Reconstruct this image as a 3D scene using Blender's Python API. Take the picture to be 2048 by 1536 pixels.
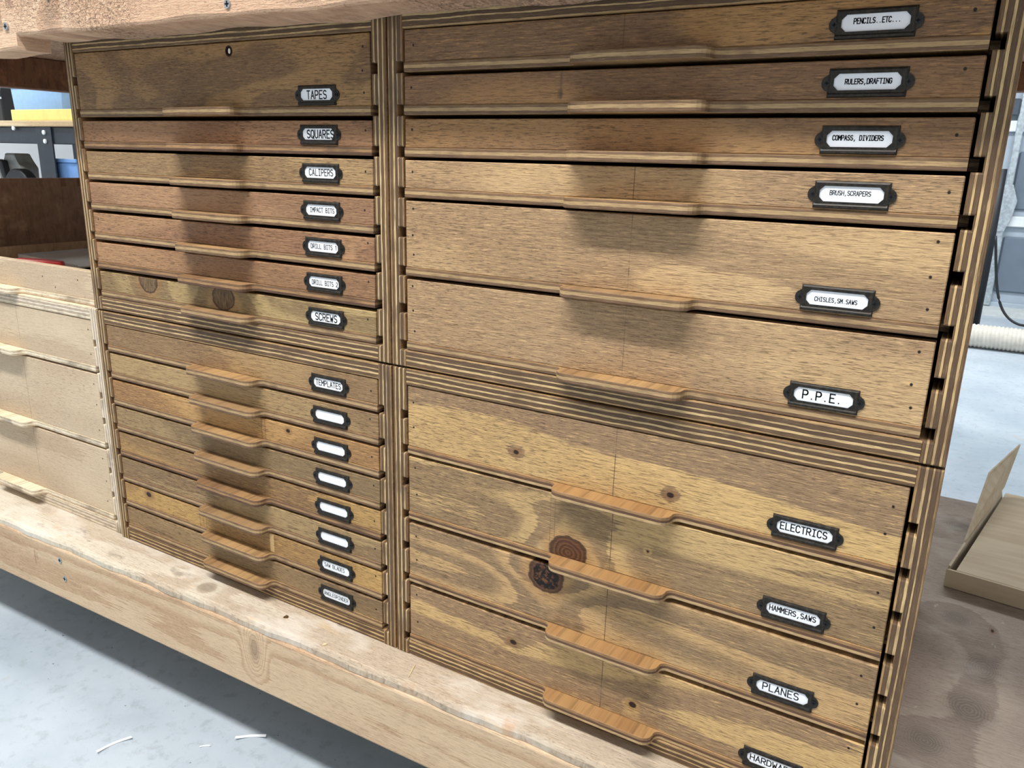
import bpy, bmesh, math, random
from mathutils import Matrix, Vector
random.seed(7)
for o in list(bpy.data.objects): bpy.data.objects.remove(o)
scene = bpy.context.scene
COL = scene.collection

# ------------------------------------------------------------------ camera
Rw = ((0.86035356, 0.50905914, 0.02550572), (0.1604438, -0.22298775, -0.96152704), (-0.48378666, 0.83134545, -0.27352369))
cam_d = bpy.data.cameras.new('camera'); cam = bpy.data.objects.new('camera', cam_d); COL.objects.link(cam)
cam_d.sensor_width = 36.0; cam_d.sensor_fit = 'HORIZONTAL'; cam_d.lens = 1573.98 / 2048 * 36
cam_d.clip_start = 0.01
m = Matrix(((Rw[0][0], -Rw[1][0], -Rw[2][0], 0.50825), (Rw[0][1], -Rw[1][1], -Rw[2][1], -0.63690),
            (Rw[0][2], -Rw[1][2], -Rw[2][2], -0.07867), (0, 0, 0, 1)))
cam.matrix_world = m
scene.camera = cam

# ------------------------------------------------------------------ light
w = bpy.data.worlds.new('world'); scene.world = w; w.use_nodes = True
w.node_tree.nodes['Background'].inputs[0].default_value = (0.8, 0.9, 1.0, 1)
w.node_tree.nodes['Background'].inputs[1].default_value = 0.3

def area(name, loc, sx, sy, power, col, aim=(0, 0, -1)):
    d = bpy.data.lights.new(name, 'AREA'); d.shape = 'RECTANGLE'; d.size = sx; d.size_y = sy; d.energy = power; d.color = col
    o = bpy.data.objects.new(name, d); COL.objects.link(o); o.location = loc
    o.rotation_euler = Vector(aim).to_track_quat('-Z', 'Y').to_euler()
    return o
area('shop_light_front', (-0.18, -0.96, 1.66), 2.2, 0.20, 88, (1.0, 0.985, 0.965))
area('shop_light_behind_bench', (0.3, 3.0, 1.66), 2.4, 0.3, 78, (0.92, 0.97, 1.0))
area('fill_light_left_bay', (-3.9, 0.35, 1.66), 1.2, 0.3, 75, (0.95, 0.98, 1.0))  # added fill lamp to brighten the steel table and left wall
vs = scene.view_settings
vs.view_transform = 'Standard'; vs.look = 'None'; vs.exposure = 0.06; vs.gamma = 1.0; vs.use_curve_mapping = False

cy = scene.cycles
cy.max_bounces = 6; cy.diffuse_bounces = 4; cy.glossy_bounces = 2; cy.transmission_bounces = 1; cy.use_adaptive_sampling = True; cy.adaptive_threshold = 0.03
# ------------------------------------------------------------------ node helpers
def lin(c):
    def f(v):
        v /= 255.0
        return v / 12.92 if v <= 0.04045 else ((v + 0.055) / 1.055) ** 2.4
    return (f(c[0]), f(c[1]), f(c[2]), 1.0)

class NT:
    def __init__(s, name):
        s.mat = bpy.data.materials.new(name); s.mat.use_nodes = True
        s.t = s.mat.node_tree; s.n = s.t.nodes; s.l = s.t.links
        s.b = s.n['Principled BSDF']
    def set(s, sock, v):
        if isinstance(v, (int, float)): sock.default_value = v
        elif isinstance(v, tuple):
            sock.default_value = v if len(v) == len(sock.default_value) else v[:len(sock.default_value)]
        else: s.l.new(v, sock)
    def coord(s, out='Object'):
        return s.n.new('ShaderNodeTexCoord').outputs[out]
    def map(s, vec, loc=(0, 0, 0), scale=(1, 1, 1), rot=(0, 0, 0)):
        n = s.n.new('ShaderNodeMapping'); s.l.new(vec, n.inputs[0])
        n.inputs[1].default_value = loc; n.inputs[2].default_value = rot; n.inputs[3].default_value = scale
        return n.outputs[0]
    def noise(s, vec, scale=1.0, detail=2.0, rough=0.5, dist=0.0):
        n = s.n.new('ShaderNodeTexNoise'); s.l.new(vec, n.inputs['Vector'])
        n.inputs['Scale'].default_value = scale; n.inputs['Detail'].default_value = detail
        n.inputs['Roughness'].default_value = rough; n.inputs['Distortion'].default_value = dist
        return n.outputs[0]
    def m(s, op, a, b=0.0, c=0.0, clamp=False):
        n = s.n.new('ShaderNodeMath'); n.operation = op; n.use_clamp = clamp
        s.set(n.inputs[0], a); s.set(n.inputs[1], b); s.set(n.inputs[2], c)
        return n.outputs[0]
    def ss(s, v, e0, e1, o0=0.0, o1=1.0):
        n = s.n.new('ShaderNodeMapRange'); n.interpolation_type = 'SMOOTHSTEP'
        s.set(n.inputs[0], v)
        n.inputs[1].default_value = e0; n.inputs[2].default_value = e1; n.inputs[3].default_value = o0; n.inputs[4].default_value = o1
        return n.outputs[0]
    def mix(s, f, a, b, mode='MIX'):
        n = s.n.new('ShaderNodeMix'); n.data_type = 'RGBA'; n.blend_type = mode
        s.set(n.inputs[0], f); s.set(n.inputs[6], a); s.set(n.inputs[7], b)
        return n.outputs[2]
    def ramp(s, v, stops, interp='LINEAR'):
        n = s.n.new('ShaderNodeValToRGB'); n.color_ramp.interpolation = interp
        e = n.color_ramp.elements
        while len(e) < len(stops): e.new(0.5)
        for i, (p, c) in enumerate(stops):
            e[i].position = p; e[i].color = c
        s.set(n.inputs[0], v); return n.outputs[0]
    def sep(s, vec):
        n = s.n.new('ShaderNodeSeparateXYZ'); s.l.new(vec, n.inputs[0]); return n.outputs
    def comb(s, x, y, z):
        n = s.n.new('ShaderNodeCombineXYZ'); s.set(n.inputs[0], x); s.set(n.inputs[1], y); s.set(n.inputs[2], z); return n.outputs[0]
    def bump(s, h, strength=0.3, dist=0.001):
        n = s.n.new('ShaderNodeBump'); n.inputs['Strength'].default_value = strength; n.inputs['Distance'].default_value = dist
        s.l.new(h, n.inputs['Height']); s.l.new(n.outputs[0], s.b.inputs['Normal'])
    def fin(s, col, rough=0.6, spec=0.3, metal=0.0):
        s.set(s.b.inputs['Base Color'], col); s.set(s.b.inputs['Roughness'], rough)
        s.b.inputs['Specular IOR Level'].default_value = spec; s.b.inputs['Metallic'].default_value = metal
        return s.mat

def plain(name, rgb, rough=0.6, spec=0.3, metal=0.0, var=0.06, scale=40):
    t = NT(name); c = t.coord()
    n = t.noise(c, scale, 4)
    col = t.mix(t.ss(n, 0.3, 0.7, 0.0, 1.0), lin(tuple(max(0, v * (1 - var)) for v in rgb)), lin(tuple(min(255, v * (1 + var)) for v in rgb)))
    return t.fin(col, rough, spec, metal)

def wood(name, light, dark, seed=0.0, contours=5.0, cs=(2.6, 9.0), bias=0.5, edge=0.10, fibre=0.55, dashes=0.5,
         knots=(), dots=(), lines=(), rough=0.55, axis='X', bumps=0.6, patches=(), hue=0.0, spec=0.28, stains=(), torn=0.0):
    """Rotary-cut softwood veneer. axis: grain direction in object space; z (or x) runs across it."""
    t = NT(name); c = t.coord()
    sx, sy, sz = t.sep(c)
    if axis == 'X': a, b, d = sx, sz, sy
    elif axis == 'Z': a, b, d = sz, sx, sy
    elif axis == 'XY': a, b, d = sx, sy, sz      # grain along x on a horizontal face
    else: a, b, d = sy, sx, sz                   # 'Y' grain along y
    p = t.comb(t.m('ADD', a, seed * 3.17), t.m('ADD', b, seed * 1.71), t.m('MULTIPLY', d, 0.6))
    wob = t.noise(t.map(p, scale=(5, 14, 5)), 1.0, 1)
    low = t.noise(t.map(p, scale=(cs[0], cs[1], 2.0)), 1.0, 1.5, 0.45, 0.15)
    field = t.m('ADD', low, t.m('MULTIPLY', wob, 0.05))
    kd = []
    kn = t.m('MULTIPLY', t.m('SUBTRACT', t.noise(t.map(p, scale=(90, 90, 20)), 1.0, 2), 0.5), 0.35) if knots else None
    for (kx, kz, rx, rz, kind) in knots:
        dx = t.m('DIVIDE', t.m('SUBTRACT', a, kx), rx); dz = t.m('DIVIDE', t.m('SUBTRACT', b, kz), rz)
        r = t.m('SQRT', t.m('ADD', t.m('MULTIPLY', dx, dx), t.m('MULTIPLY', dz, dz)))
        r = t.m('ADD', r, kn)
        kd.append((r, kind))
        g = t.m('POWER', 2.718, t.m('MULTIPLY', t.m('MULTIPLY', r, r), -0.16))
        field = t.m('ADD', field, t.m('MULTIPLY', g, 0.34 if kind != 'pin' else 0.12))
    fb_pre = t.noise(t.map(p, scale=(26, 520, 60)), 1.0, 3, 0.7)
    fr = t.m('FRACT', t.m('MULTIPLY', field, contours))
    # asymmetrical band: sharp one side, feathered the other
    feather = fb_pre
    fr2 = t.m('ADD', fr, t.m('MULTIPLY', t.m('SUBTRACT', feather, 0.5), 0.42))
    band = t.m('MULTIPLY', t.ss(fr2, bias - edge, bias + edge), t.ss(fr2, 1.0, 0.93))
    lite, drk = lin(light), lin(dark)
    col = t.mix(band, drk, lite)
    big = t.noise(t.map(p, scale=(4, 7, 3)), 1.0, 2)
    col = t.mix(t.ss(big, 0.35, 0.75, 0.0, 0.35), col, lin(tuple(v * f for v, f in zip(dark, (0.92, 0.86, 0.82)))))
    # fine fibres
    fb = fb_pre
    fb2 = t.noise(t.map(p, scale=(105, 1000, 60)), 1.0, 2, 0.65, 0.5)
    fsum = t.m('ADD', t.m('MULTIPLY', fb, 0.52), t.m('MULTIPLY', fb2, 0.48))
    col = t.mix(t.ss(fsum, 0.50, 0.60, 0.0, fibre), col, lin(tuple(v * f for v, f in zip(dark, (0.64, 0.58, 0.53)))))
    col = t.mix(t.ss(fsum, 0.47, 0.37, 0.0, fibre * 0.75), col, lin(tuple(min(255, v * f) for v, f in zip(light, (1.20, 1.19, 1.16)))))
    # short dark dashes / torn grain in patches
    dsm = t.m('MULTIPLY', t.ss(fb2, 0.56, 0.66), t.ss(big, 0.42, 0.60))
    col = t.mix(t.m('MULTIPLY', dsm, dashes), col, lin(tuple(v * 0.45 for v in dark)))
    speck = t.noise(t.map(p, scale=(330, 620, 60)), 1.0, 1)
    col = t.mix(t.m('MULTIPLY', t.ss(speck, 0.60, 0.75), t.m('SUBTRACT', 0.42, t.m('MULTIPLY', band, 0.3))), col, lin(tuple(v * 0.55 for v in dark)))
    h = fb2
    for r, kind in kd:
        if kind == 'soft':
            rings = t.m('FRACT', t.m('MULTIPLY', r, 5.0))
            kc = t.mix(t.ss(rings, 0.15, 0.85), lin(tuple(v * 0.80 for v in dark)), lin(tuple(v * 0.56 for v in dark)))
            col = t.mix(t.ss(r, 2.2, 0.5, 0.0, 0.6), col, kc)
        elif kind == 'pin':
            col = t.mix(t.ss(r, 2.6, 0.9, 0.0, 0.5), col, lin((120, 84, 48)))
            col = t.mix(t.ss(r, 1.0, 0.6), col, lin((46, 28, 20)))
        else:
            rings = t.m('FRACT', t.m('MULTIPLY', r, 4.0))
            kc = t.mix(t.ss(rings, 0.2, 0.8), lin((104, 70, 46)), lin((74, 46, 32)))
            if kind == 'bark':
                pit = t.noise(t.map(c, scale=(210, 210, 210)), 1.0, 3, 0.7)
                kc = t.mix(t.m('MULTIPLY', t.ss(pit, 0.42, 0.52), t.ss(r, 0.9, 0.7)), kc, lin((20, 14, 12)))
            if kind == 'grey':
                vst = t.noise(t.map(c, scale=(700, 60, 90)), 1.0, 3, 0.6)
                kc = t.mix(t.ss(vst, 0.35, 0.65), lin((132, 106, 74)), lin((78, 60, 44)))
            col = t.mix(t.ss(r, 1.9, 1.05, 0.0, 0.45), col, lin((150, 108, 68)))
            col = t.mix(t.ss(r, 1.10, 1.0, 0.0, 0.9), col, lin((56, 36, 26)))
            col = t.mix(t.ss(r, 0.98, 0.90), col, kc)
    for (x0, x1, z0, z1, rgb, f) in patches:
        mk = t.m('MULTIPLY', t.m('MULTIPLY', t.ss(a, x0 - .0006, x0 + .0006), t.ss(a, x1 + .0006, x1 - .0006)), t.m('MULTIPLY', t.ss(b, z0 - .0006, z0 + .0006), t.ss(b, z1 + .0006, z1 - .0006)))
        col = t.mix(t.m('MULTIPLY', mk, f), col, lin(rgb))
    if lines:
        jit = t.m('MULTIPLY', t.m('SUBTRACT', big, 0.5), 0.0016)
        pres = t.ss(fr, 0.15, 0.5, 0.25, 0.75)
    for (x, wd) in lines:
        ad = t.m('ABSOLUTE', t.m('ADD', t.m('SUBTRACT', a, x), jit))
        col = t.mix(t.m('MULTIPLY', t.ss(ad, wd, wd * 0.4), pres), col, lin((66, 46, 34)))
    if dots:
        acc = None
        for (x, z) in dots:
            ax = t.m('SUBTRACT', a, x); az = t.m('SUBTRACT', b, z)
            r = t.m('SQRT', t.m('ADD', t.m('MULTIPLY', ax, ax), t.m('MULTIPLY', t.m('MULTIPLY', az, az), 0.8)))
            k = t.ss(r, 0.0014, 0.0008)
            acc = k if acc is None else t.m('MAXIMUM', acc, k)
        col = t.mix(acc, col, lin((34, 24, 18)))
    if stains:
        for k, (rgb, lo, hi, f, sc_) in enumerate(stains):
            sn = t.noise(t.map(p, loc=(k * 3.3, k * 1.7, 0), scale=sc_), 1.0, 4, 0.62)
            col = t.mix(t.ss(sn, lo, hi, 0.0, f), col, lin(rgb))
    if torn > 0:
        tn = t.noise(t.map(p, scale=(260, 330, 260)), 1.0, 3, 0.6, 0.8)
        tm = t.m('MULTIPLY', t.ss(big, 0.42, 0.56), torn)
        h = t.m('ADD', h, t.m('MULTIPLY', t.m('MULTIPLY', tn, tm), 6.0))
        col = t.mix(t.m('MULTIPLY', t.ss(tn, 0.50, 0.36), tm), col, lin(tuple(v * 0.62 for v in dark)))
        col = t.mix(t.m('MULTIPLY', t.ss(tn, 0.54, 0.68, 0.0, 0.7), tm), col, lin(tuple(min(255, v * 1.15) for v in light)))
    t.bump(h, bumps, 0.0012)
    return t.fin(col, rough, spec)

def ply(name, axis, thick, plies, face_light, face_dark, seed=0.0, grain='Y', glue=(52, 38, 30), rough=0.6, wav=0.12):
    """Plywood: broad faces veneer, edges show the layers. axis = thickness axis in object space (0..thick). plies = list of (frac, rgb)."""
    t = NT(name); c = t.coord(); s = t.sep(c); i = 'XYZ'.index(axis)
    nn = t.sep(t.coord('Normal'))[i]
    face = t.ss(t.m('ABSOLUTE', nn), 0.75, 0.9)
    run = t.map(c, loc=(seed * 2.1, seed * 0.7, seed), scale=tuple(13 if k != i else 60 for k in range(3)))
    wv = t.m('SUBTRACT', t.noise(run, 1.0, 4, 0.68), 0.5)
    u = t.m('ADD', t.m('DIVIDE', s[i], thick), t.m('MULTIPLY', wv, wav))
    stops = []; pos = 0.0
    tot = sum(p[0] for p in plies)
    for k, (fr, rgb) in enumerate(plies):
        if k:
            stops.append((max(0, pos - 0.010), lin(glue)))
        stops.append((pos + (0.004 if k else 0.0), lin(rgb)))
        pos += fr / tot
    edge = t.ramp(u, stops, 'CONSTANT')
    st = tuple(14 if k != i else 600 for k in range(3))
    sc = [60, 60, 60]; sc[i] = 900
    fb = t.noise(t.map(c, loc=(seed, 0, 0), scale=tuple(sc)), 1.0, 4, 0.65)
    edge = t.mix(t.ss(fb, 0.45, 0.70, 0.0, 0.55), edge, lin((58, 42, 32)))
    edge = t.mix(t.ss(fb, 0.42, 0.28, 0.0, 0.35), edge, lin((205, 180, 138)))
    blot = t.noise(t.map(c, loc=(0, seed, 0), scale=(22, 22, 22)), 1.0, 3)
    edge = t.mix(t.ss(blot, 0.50, 0.70, 0.0, 0.55), edge, lin((84, 64, 48)))
    gs = [300, 300, 300]; gs['XYZ'.index(grain)] = 8
    vf = t.noise(t.map(c, loc=(seed, seed, 0), scale=tuple(gs)), 1.0, 4, 0.6)
    vlow = t.noise(t.map(c, loc=(seed, 0, 0), scale=tuple(v * 0.06 for v in gs)), 1.0, 2)
    fc = t.mix(t.ss(vlow, 0.35, 0.65), lin(face_light), lin(face_dark))
    fc = t.mix(t.ss(vf, 0.45, 0.7, 0.0, 0.5), fc, lin(tuple(v * 0.6 for v in face_dark)))
    col = t.mix(face, edge, fc)
    t.bump(fb, 0.25, 0.0008)
    return t.fin(col, rough, 0.28)

# ------------------------------------------------------------------ mesh helpers
def new_obj(name, me, mat=None, parent=None, loc=None):
    o = bpy.data.objects.new(name, me); COL.objects.link(o)
    if mat is not None and not me.materials:
        for mm in (mat if isinstance(mat, (list, tuple)) else [mat]): me.materials.append(mm)
    if parent is not None: o.parent = parent
    if loc is not None: o.location = loc
    return o
def to_mesh(bm, name, smooth=False):
    bmesh.ops.recalc_face_normals(bm, faces=bm.faces)
    me = bpy.data.meshes.new(name); bm.to_mesh(me); bm.free()
    if smooth:
        for p in me.polygons: p.use_smooth = True
    return me
def add_box(bm, x0, x1, y0, y1, z0, z1, mi=0):
    v = [bm.verts.new((x, y, z)) for x in (x0, x1) for y in (y0, y1) for z in (z0, z1)]
    for q in ((0, 1, 3, 2), (4, 6, 7, 5), (0, 4, 5, 1), (2, 3, 7, 6), (0, 2, 6, 4), (1, 5, 7, 3)):
        f = bm.faces.new([v[i] for i in q]); f.material_index = mi
    return v
def bevel_all(bm, off, seg=2, cond=None):
    ed = [e for e in bm.edges if (cond is None or cond(e))]
    if ed: bmesh.ops.bevel(bm, geom=ed, offset=off, segments=seg, profile=0.5, affect='EDGES', clamp_overlap=True)
def box(name, x0, x1, y0, y1, z0, z1, mat, parent=None, bev=0.0, seg=2):
    bm = bmesh.new(); add_box(bm, x0, x1, y0, y1, z0, z1)
    if bev: bevel_all(bm, bev, seg)
    return new_obj(name, to_mesh(bm, name), mat, parent)
def prism(bm, pts, axis, a0, a1, mi=0):
    """extrude polygon pts (2D) along axis; pts in the remaining two axes in xyz order"""
    def P(p, a):
        if axis == 'Y': return (p[0], a, p[1])
        if axis == 'Z': return (p[0], p[1], a)
        return (a, p[0], p[1])
    A = [bm.verts.new(P(p, a0)) for p in pts]; B = [bm.verts.new(P(p, a1)) for p in pts]
    n = len(pts)
    f = bm.faces.new(A); f.material_index = mi; f = bm.faces.new(B[::-1]); f.material_index = mi
    for i in range(n):
        f = bm.faces.new((A[i], B[i], B[(i + 1) % n], A[(i + 1) % n])); f.material_index = mi
    return A, B
def add_cyl(bm, c, axis, r, a0, a1, n=16, mi=0):
    pts = [(c[0] + r * math.cos(2 * math.pi * i / n), c[1] + r * math.sin(2 * math.pi * i / n)) for i in range(n)]
    return prism(bm, pts, axis, a0, a1, mi)
def tube(name, pts, r, mat, parent=None, n=10, ridges=None):
    bm = bmesh.new(); rings = []
    P = [Vector(p) for p in pts]
    for i, p in enumerate(P):
        d = (P[min(i + 1, len(P) - 1)] - P[max(i - 1, 0)]).normalized()
        up = Vector((0, 0, 1)) if abs(d.z) < 0.9 else Vector((0, 1, 0))
        s = d.cross(up).normalized(); u = s.cross(d)
        rr = r if ridges is None else r * ridges[i]
        rings.append([bm.verts.new(p + s * rr * math.cos(2 * math.pi * k / n) + u * rr * math.sin(2 * math.pi * k / n)) for k in range(n)])
    for i in range(len(rings) - 1):
        for k in range(n):
            bm.faces.new((rings[i][k], rings[i][(k + 1) % n], rings[i + 1][(k + 1) % n], rings[i + 1][k]))
    bm.faces.new(rings[0]); bm.faces.new(rings[-1][::-1])
    return new_obj(name, to_mesh(bm, name, True), mat, parent)
def empty(name, loc=(0, 0, 0), rz=0.0):
    o = bpy.data.objects.new(name, None); COL.objects.link(o); o.location = loc; o.rotation_euler = (0, 0, rz)
    o.empty_display_size = 0.05
    return o
def tag(o, label, cat, group=None):
    o['label'] = label; o['category'] = cat
    if group: o['group'] = group
    return o
def struct(o):
    o['kind'] = 'structure'; return o
def bez(p0, p1, p2, p3, n):
    out = []
    for i in range(n + 1):
        s = i / n; a = 1 - s
        out.append(tuple(a**3 * q0 + 3 * a * a * s * q1 + 3 * a * s * s * q2 + s**3 * q3 for q0, q1, q2, q3 in zip(p0, p1, p2, p3)))
    return out

FLOOR = -0.870; CEIL = 1.75

# ------------------------------------------------------------------ the setting
def concrete():
    t = NT('concrete_floor'); c = t.coord()
    n1 = t.noise(c, 3.0, 5, 0.6); n2 = t.noise(c, 45, 5, 0.7); n3 = t.noise(c, 300, 3, 0.6)
    col = t.mix(t.ss(n1, 0.3, 0.7), lin((168, 180, 190)), lin((190, 199, 207)))
    col = t.mix(t.ss(n2, 0.5, 0.70, 0.0, 0.5), col, lin((150, 158, 164)))
    col = t.mix(t.ss(n3, 0.6, 0.75, 0.0, 0.35), col, lin((150, 152, 150)))
    st = t.noise(t.map(c, loc=(3, 1, 0)), 9.0, 5, 0.7)
    col = t.mix(t.ss(st, 0.60, 0.74, 0.0, 0.4), col, lin((196, 170, 140)))
    sp = t.noise(c, 130, 2, 0.5)
    col = t.mix(t.ss(sp, 0.735, 0.76, 0.0, 0.8), col, lin((62, 62, 62)))
    t.bump(n2, 0.15, 0.002)
    return t.fin(col, t.ss(n1, 0.3, 0.7, 0.42, 0.62), 0.3)
def slab(name, x0, x1, y0, y1, z0, z1, mat):
    return struct(box(name, x0, x1, y0, y1, z0, z1, mat))
M_wall = plain('painted_wall', (228, 229, 229), 0.8, 0.2, var=0.02, scale=3)
slab('floor', -6.0, 3.0, -3.2, 5.2, FLOOR - 0.1, FLOOR, concrete())
slab('ceiling', -6.0, 3.0, -3.2, 5.2, CEIL, CEIL + 0.1, M_wall)
slab('wall_back', -6.0, 3.0, 4.86, 5.0, FLOOR, CEIL, M_wall)
slab('wall_left', -5.1, -5.0, -3.1, 4.86, FLOOR, CEIL, M_wall)
slab('wall_right', 2.6, 2.7, -3.1, 4.86, FLOOR, CEIL, M_wall)
slab('wall_front', -5.0, 2.6, -3.1, -3.0, FLOOR, CEIL, M_wall)

# garage door in the back wall: sections of raised panels, rails, strut and hinge plate
M_door = plain('door_paint', (176, 188, 200), 0.5, 0.4, var=0.03, scale=6)
M_dpanel = plain('door_panel_paint', (112, 124, 138), 0.5, 0.4, var=0.04, scale=6)
M_white = plain('white_enamel', (236, 240, 242), 0.45, 0.4, var=0.02, scale=20)
M_galv = plain('galvanised_steel', (190, 200, 206), 0.38, 0.5, 0.55, var=0.08, scale=60)
door = struct(empty('door_1', (0, 4.80, FLOOR)))
box('door_leaf', -1.2, 2.2, 0.0, 0.05, 0.02, 2.1, M_door, door)
for i, z0 in enumerate((0.06, 0.53, 1.06, 1.56)):
    for k in range(6):
        x0 = -1.14 + k * 0.56
        x0 = x0 + 0.075
        bm = bmesh.new(); add_box(bm, x0, x0 + 0.46, -0.018, 0.0, z0 + 0.06, z0 + 0.38); bevel_all(bm, 0.012, 1)
        new_obj('door_panel', to_mesh(bm, 'door_panel'), M_dpanel, door)
for z in (0.50, 1.02, 1.52):
    box('door_rail', -1.2, 2.2, -0.03, 0.0, z - 0.004, z + 0.055, M_white, door, 0.004, 1)
box('door_rail', -1.2, 2.2, -0.03, 0.0, 0.015, 0.06, M_door, door, 0.004, 1)
box('door_strut', 0.575, 0.612, -0.045, -0.018, 0.04, 1.55, M_galv, door, 0.004, 1)
bm = bmesh.new()
prism(bm, [(0.552, 0.55), (0.635, 0.55), (0.648, 0.64), (0.615, 0.73), (0.572, 0.73), (0.540, 0.64)], 'Y', -0.055, -0.045)
prism(bm, [(0.552, 0.55), (0.635, 0.55), (0.610, 0.47), (0.577, 0.47)], 'Y', -0.055, -0.045)
new_obj('hinge_plate', to_mesh(bm, 'hinge_plate'), M_galv, door)
box('door_top_hinge', 0.50, 0.575, -0.06, -0.03, 1.10, 1.19, plain('dark_hinge', (74, 84, 94), 0.5, 0.4), door, 0.006, 1)
struct(box('trim_1', -1.3, 2.3, 4.62, 4.80, FLOOR, FLOOR + 0.035, plain('door_sill', (206, 210, 208), 0.7, 0.2, var=0.03)))

# ------------------------------------------------------------------ workbench
M_rough = wood('rough_fir', (222, 190, 161), (204, 168, 140), 2.3, 3.0, (0.9, 14.0), 0.5, 0.25, 0.3, 0.25, bumps=0.9, rough=0.8, torn=0.8, spec=0.15,
               knots=((-0.450, 0.066, 0.010, 0.012, 'soft'), (-0.432, 0.086, 0.003, 0.005, 'pin')),
               patches=((-0.118, -0.098, 0.062, 0.16, (240, 232, 222), .9), (-0.560, -0.548, 0.055, 0.16, (120, 88, 70), .5), (-0.536, -0.520, 0.080, 0.16, (120, 88, 70), .45)))
M_rail = wood('fir_rail', (208, 183, 152), (190, 160, 129), 5.1, 20.0, (0.10, 7.0), 0.34, 0.28, 0.30, 0.10, rough=0.7, bumps=0.25,
              knots=((-0.197, -0.680, 0.006, 0.012, 'soft'), (0.24, -0.70, 0.003, 0.004, 'pin')), spec=0.2,
              stains=(((150, 122, 98), .60, .74, .55, (9, 22, 3)), ((206, 182, 156), .58, .75, .4, (6, 9, 3))),
              patches=((-0.668, -0.6655, -0.695, -0.672, (134, 98, 74), .55), (-0.6625, -0.6605, -0.688, -0.676, (134, 98, 74), .45), (-0.670, -0.660, -0.6845, -0.6825, (134, 98, 74), .4)))
M_shelf = wood('bench_shelf_board', (210, 199, 180), (190, 174, 153), 9.7, 4.0, (1.6, 10.0), 0.5, 0.3, 0.3, 0.25, rough=0.75, axis='XY', bumps=0.45, spec=0.2,
               knots=((0.585, 0.36, 0.016, 0.022, 'soft'), (0.560, 0.26, 0.018, 0.020, 'soft'), (0.548, 0.70, 0.02, 0.02, 'soft'), (0.545, 0.43, 0.014, 0.018, 'soft'), (-0.31, -0.028, 0.010, 0.008, 'soft')),
               stains=(((224, 216, 204), .50, .66, .6, (7, 14, 3)), ((132, 118, 104), .60, .72, .65, (13, 30, 3)), ((196, 156, 120), .62, .70, .6, (16, 26, 3)), ((214, 184, 140), .62, .74, .5, (9, 60, 3)), ((96, 84, 74), .68, .76, .7, (40, 70, 3))))
M_brown = wood('brown_apron', (150, 106, 76), (118, 80, 56), 3.9, 4.0, (1.0, 10.0), 0.5, 0.25, 0.35, 0.2, rough=0.7, axis='Y')  # brown wood of the end apron, also on slots and offcut
M_apron_x = wood('brown_back_rail', (150, 106, 76), (118, 80, 56), 6.9, 4.0, (1.0, 10.0), 0.5, 0.25, 0.35, 0.2, rough=0.7)
M_panel = wood('brown_end_panel', (150, 118, 92), (134, 102, 78), 8.2, 2.0, (1.0, 3.0), 0.5, 0.3, 0.3, 0.05, rough=0.7, axis='Y')
M_screw = plain('zinc_screw', (180, 186, 190), 0.35, 0.5, 0.8)
M_recess = plain('screw_recess', (22, 22, 24), 0.8, 0.1)

bench = tag(empty('workbench', (0, 0, 0)), 'heavy timber workbench with thick rough-sawn top and low shelf holding the drawer cabinets', 'workbench')
# thick front beam of the top, notched up over the cabinets
def skew(x): return -0.0635 + 0.003 * x
bm = bmesh.new()
prof = lambda: None
zlow, zup, zt = 0.033, 0.048, 0.150
xs = [-1.30, -0.524]
# left thick chunk then notched length
n = 60
def beam_part(x0, x1, zb, nseg, yb=-0.003):
    rings = []
    for i in range(nseg + 1):
        x = x0 + (x1 - x0) * i / nseg
        wv = 0.0015 * math.sin(x * 23) + 0.001 * math.sin(x * 57 + 1)
        y0 = skew(x) + wv * 0.6
        rings.append([bm.verts.new(q) for q in ((x, y0, zt), (x, y0, zb + 0.0035 + wv), (x, y0 + 0.0012, zb + 0.0010 + wv), (x, y0 + 0.004, zb + wv * 0.5), (x, yb, zb + wv), (x, yb, zt))])
    for a, b in zip(rings[:-1], rings[1:]):
        for k in range(6): bm.faces.new((a[k], a[(k + 1) % 6], b[(k + 1) % 6], b[k]))
    bm.faces.new(rings[0][::-1]); bm.faces.new(rings[-1])
beam_part(-1.32, -0.522, zlow, 30, -0.024); beam_part(-0.522, 0.95, zup, 60)
new_obj('front_beam', to_mesh(bm, 'front_beam', False), M_rough, bench)
box('bench_top', -1.32, 0.95, -0.0025, 0.90, 0.0850, 0.150, M_rough, bench)
box('end_apron', -1.12, -1.082, 0.0, 0.858, 0.028, 0.0848, M_brown, bench, 0.002, 1)
box('back_rail', -1.12, 0.95, 0.86, 0.898, 0.043, 0.0848, M_apron_x, bench, 0.002, 1)
box('end_panel', -1.106, -1.088, 0.03, 0.86, -0.639, -0.136, M_panel, bench, 0.0015, 1)
for (y, z0, z1) in ((0.298, -0.152, -0.1362), (0.334, -0.152, -0.1362)):
    box('slot', -1.0882, -1.0872, y, y + 0.010, z0, z1, M_brown, bench)
def screw_mesh(r=0.0042, dep=0.0012):
    bm = bmesh.new()
    add_cyl(bm, (0, 0), 'Y', r, -dep, 0.002, 14)
    add_box(bm, -r * 0.62, r * 0.62, -dep - 0.0003, -dep + 0.0002, -r * 0.16, r * 0.16, 1)
    add_box(bm, -r * 0.16, r * 0.16, -dep - 0.0003, -dep + 0.0002, -r * 0.62, r * 0.62, 1)
    return to_mesh(bm, 'screw')
me_screw = screw_mesh(); me_screw.materials.append(M_screw); me_screw.materials.append(M_recess)
for (x, z) in ((-0.539, 0.060), (-0.153, 0.059), (-0.447, 0.089)):
    new_obj('screw', me_screw, None, bench, (x, skew(x) - 0.0004, z))
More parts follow.
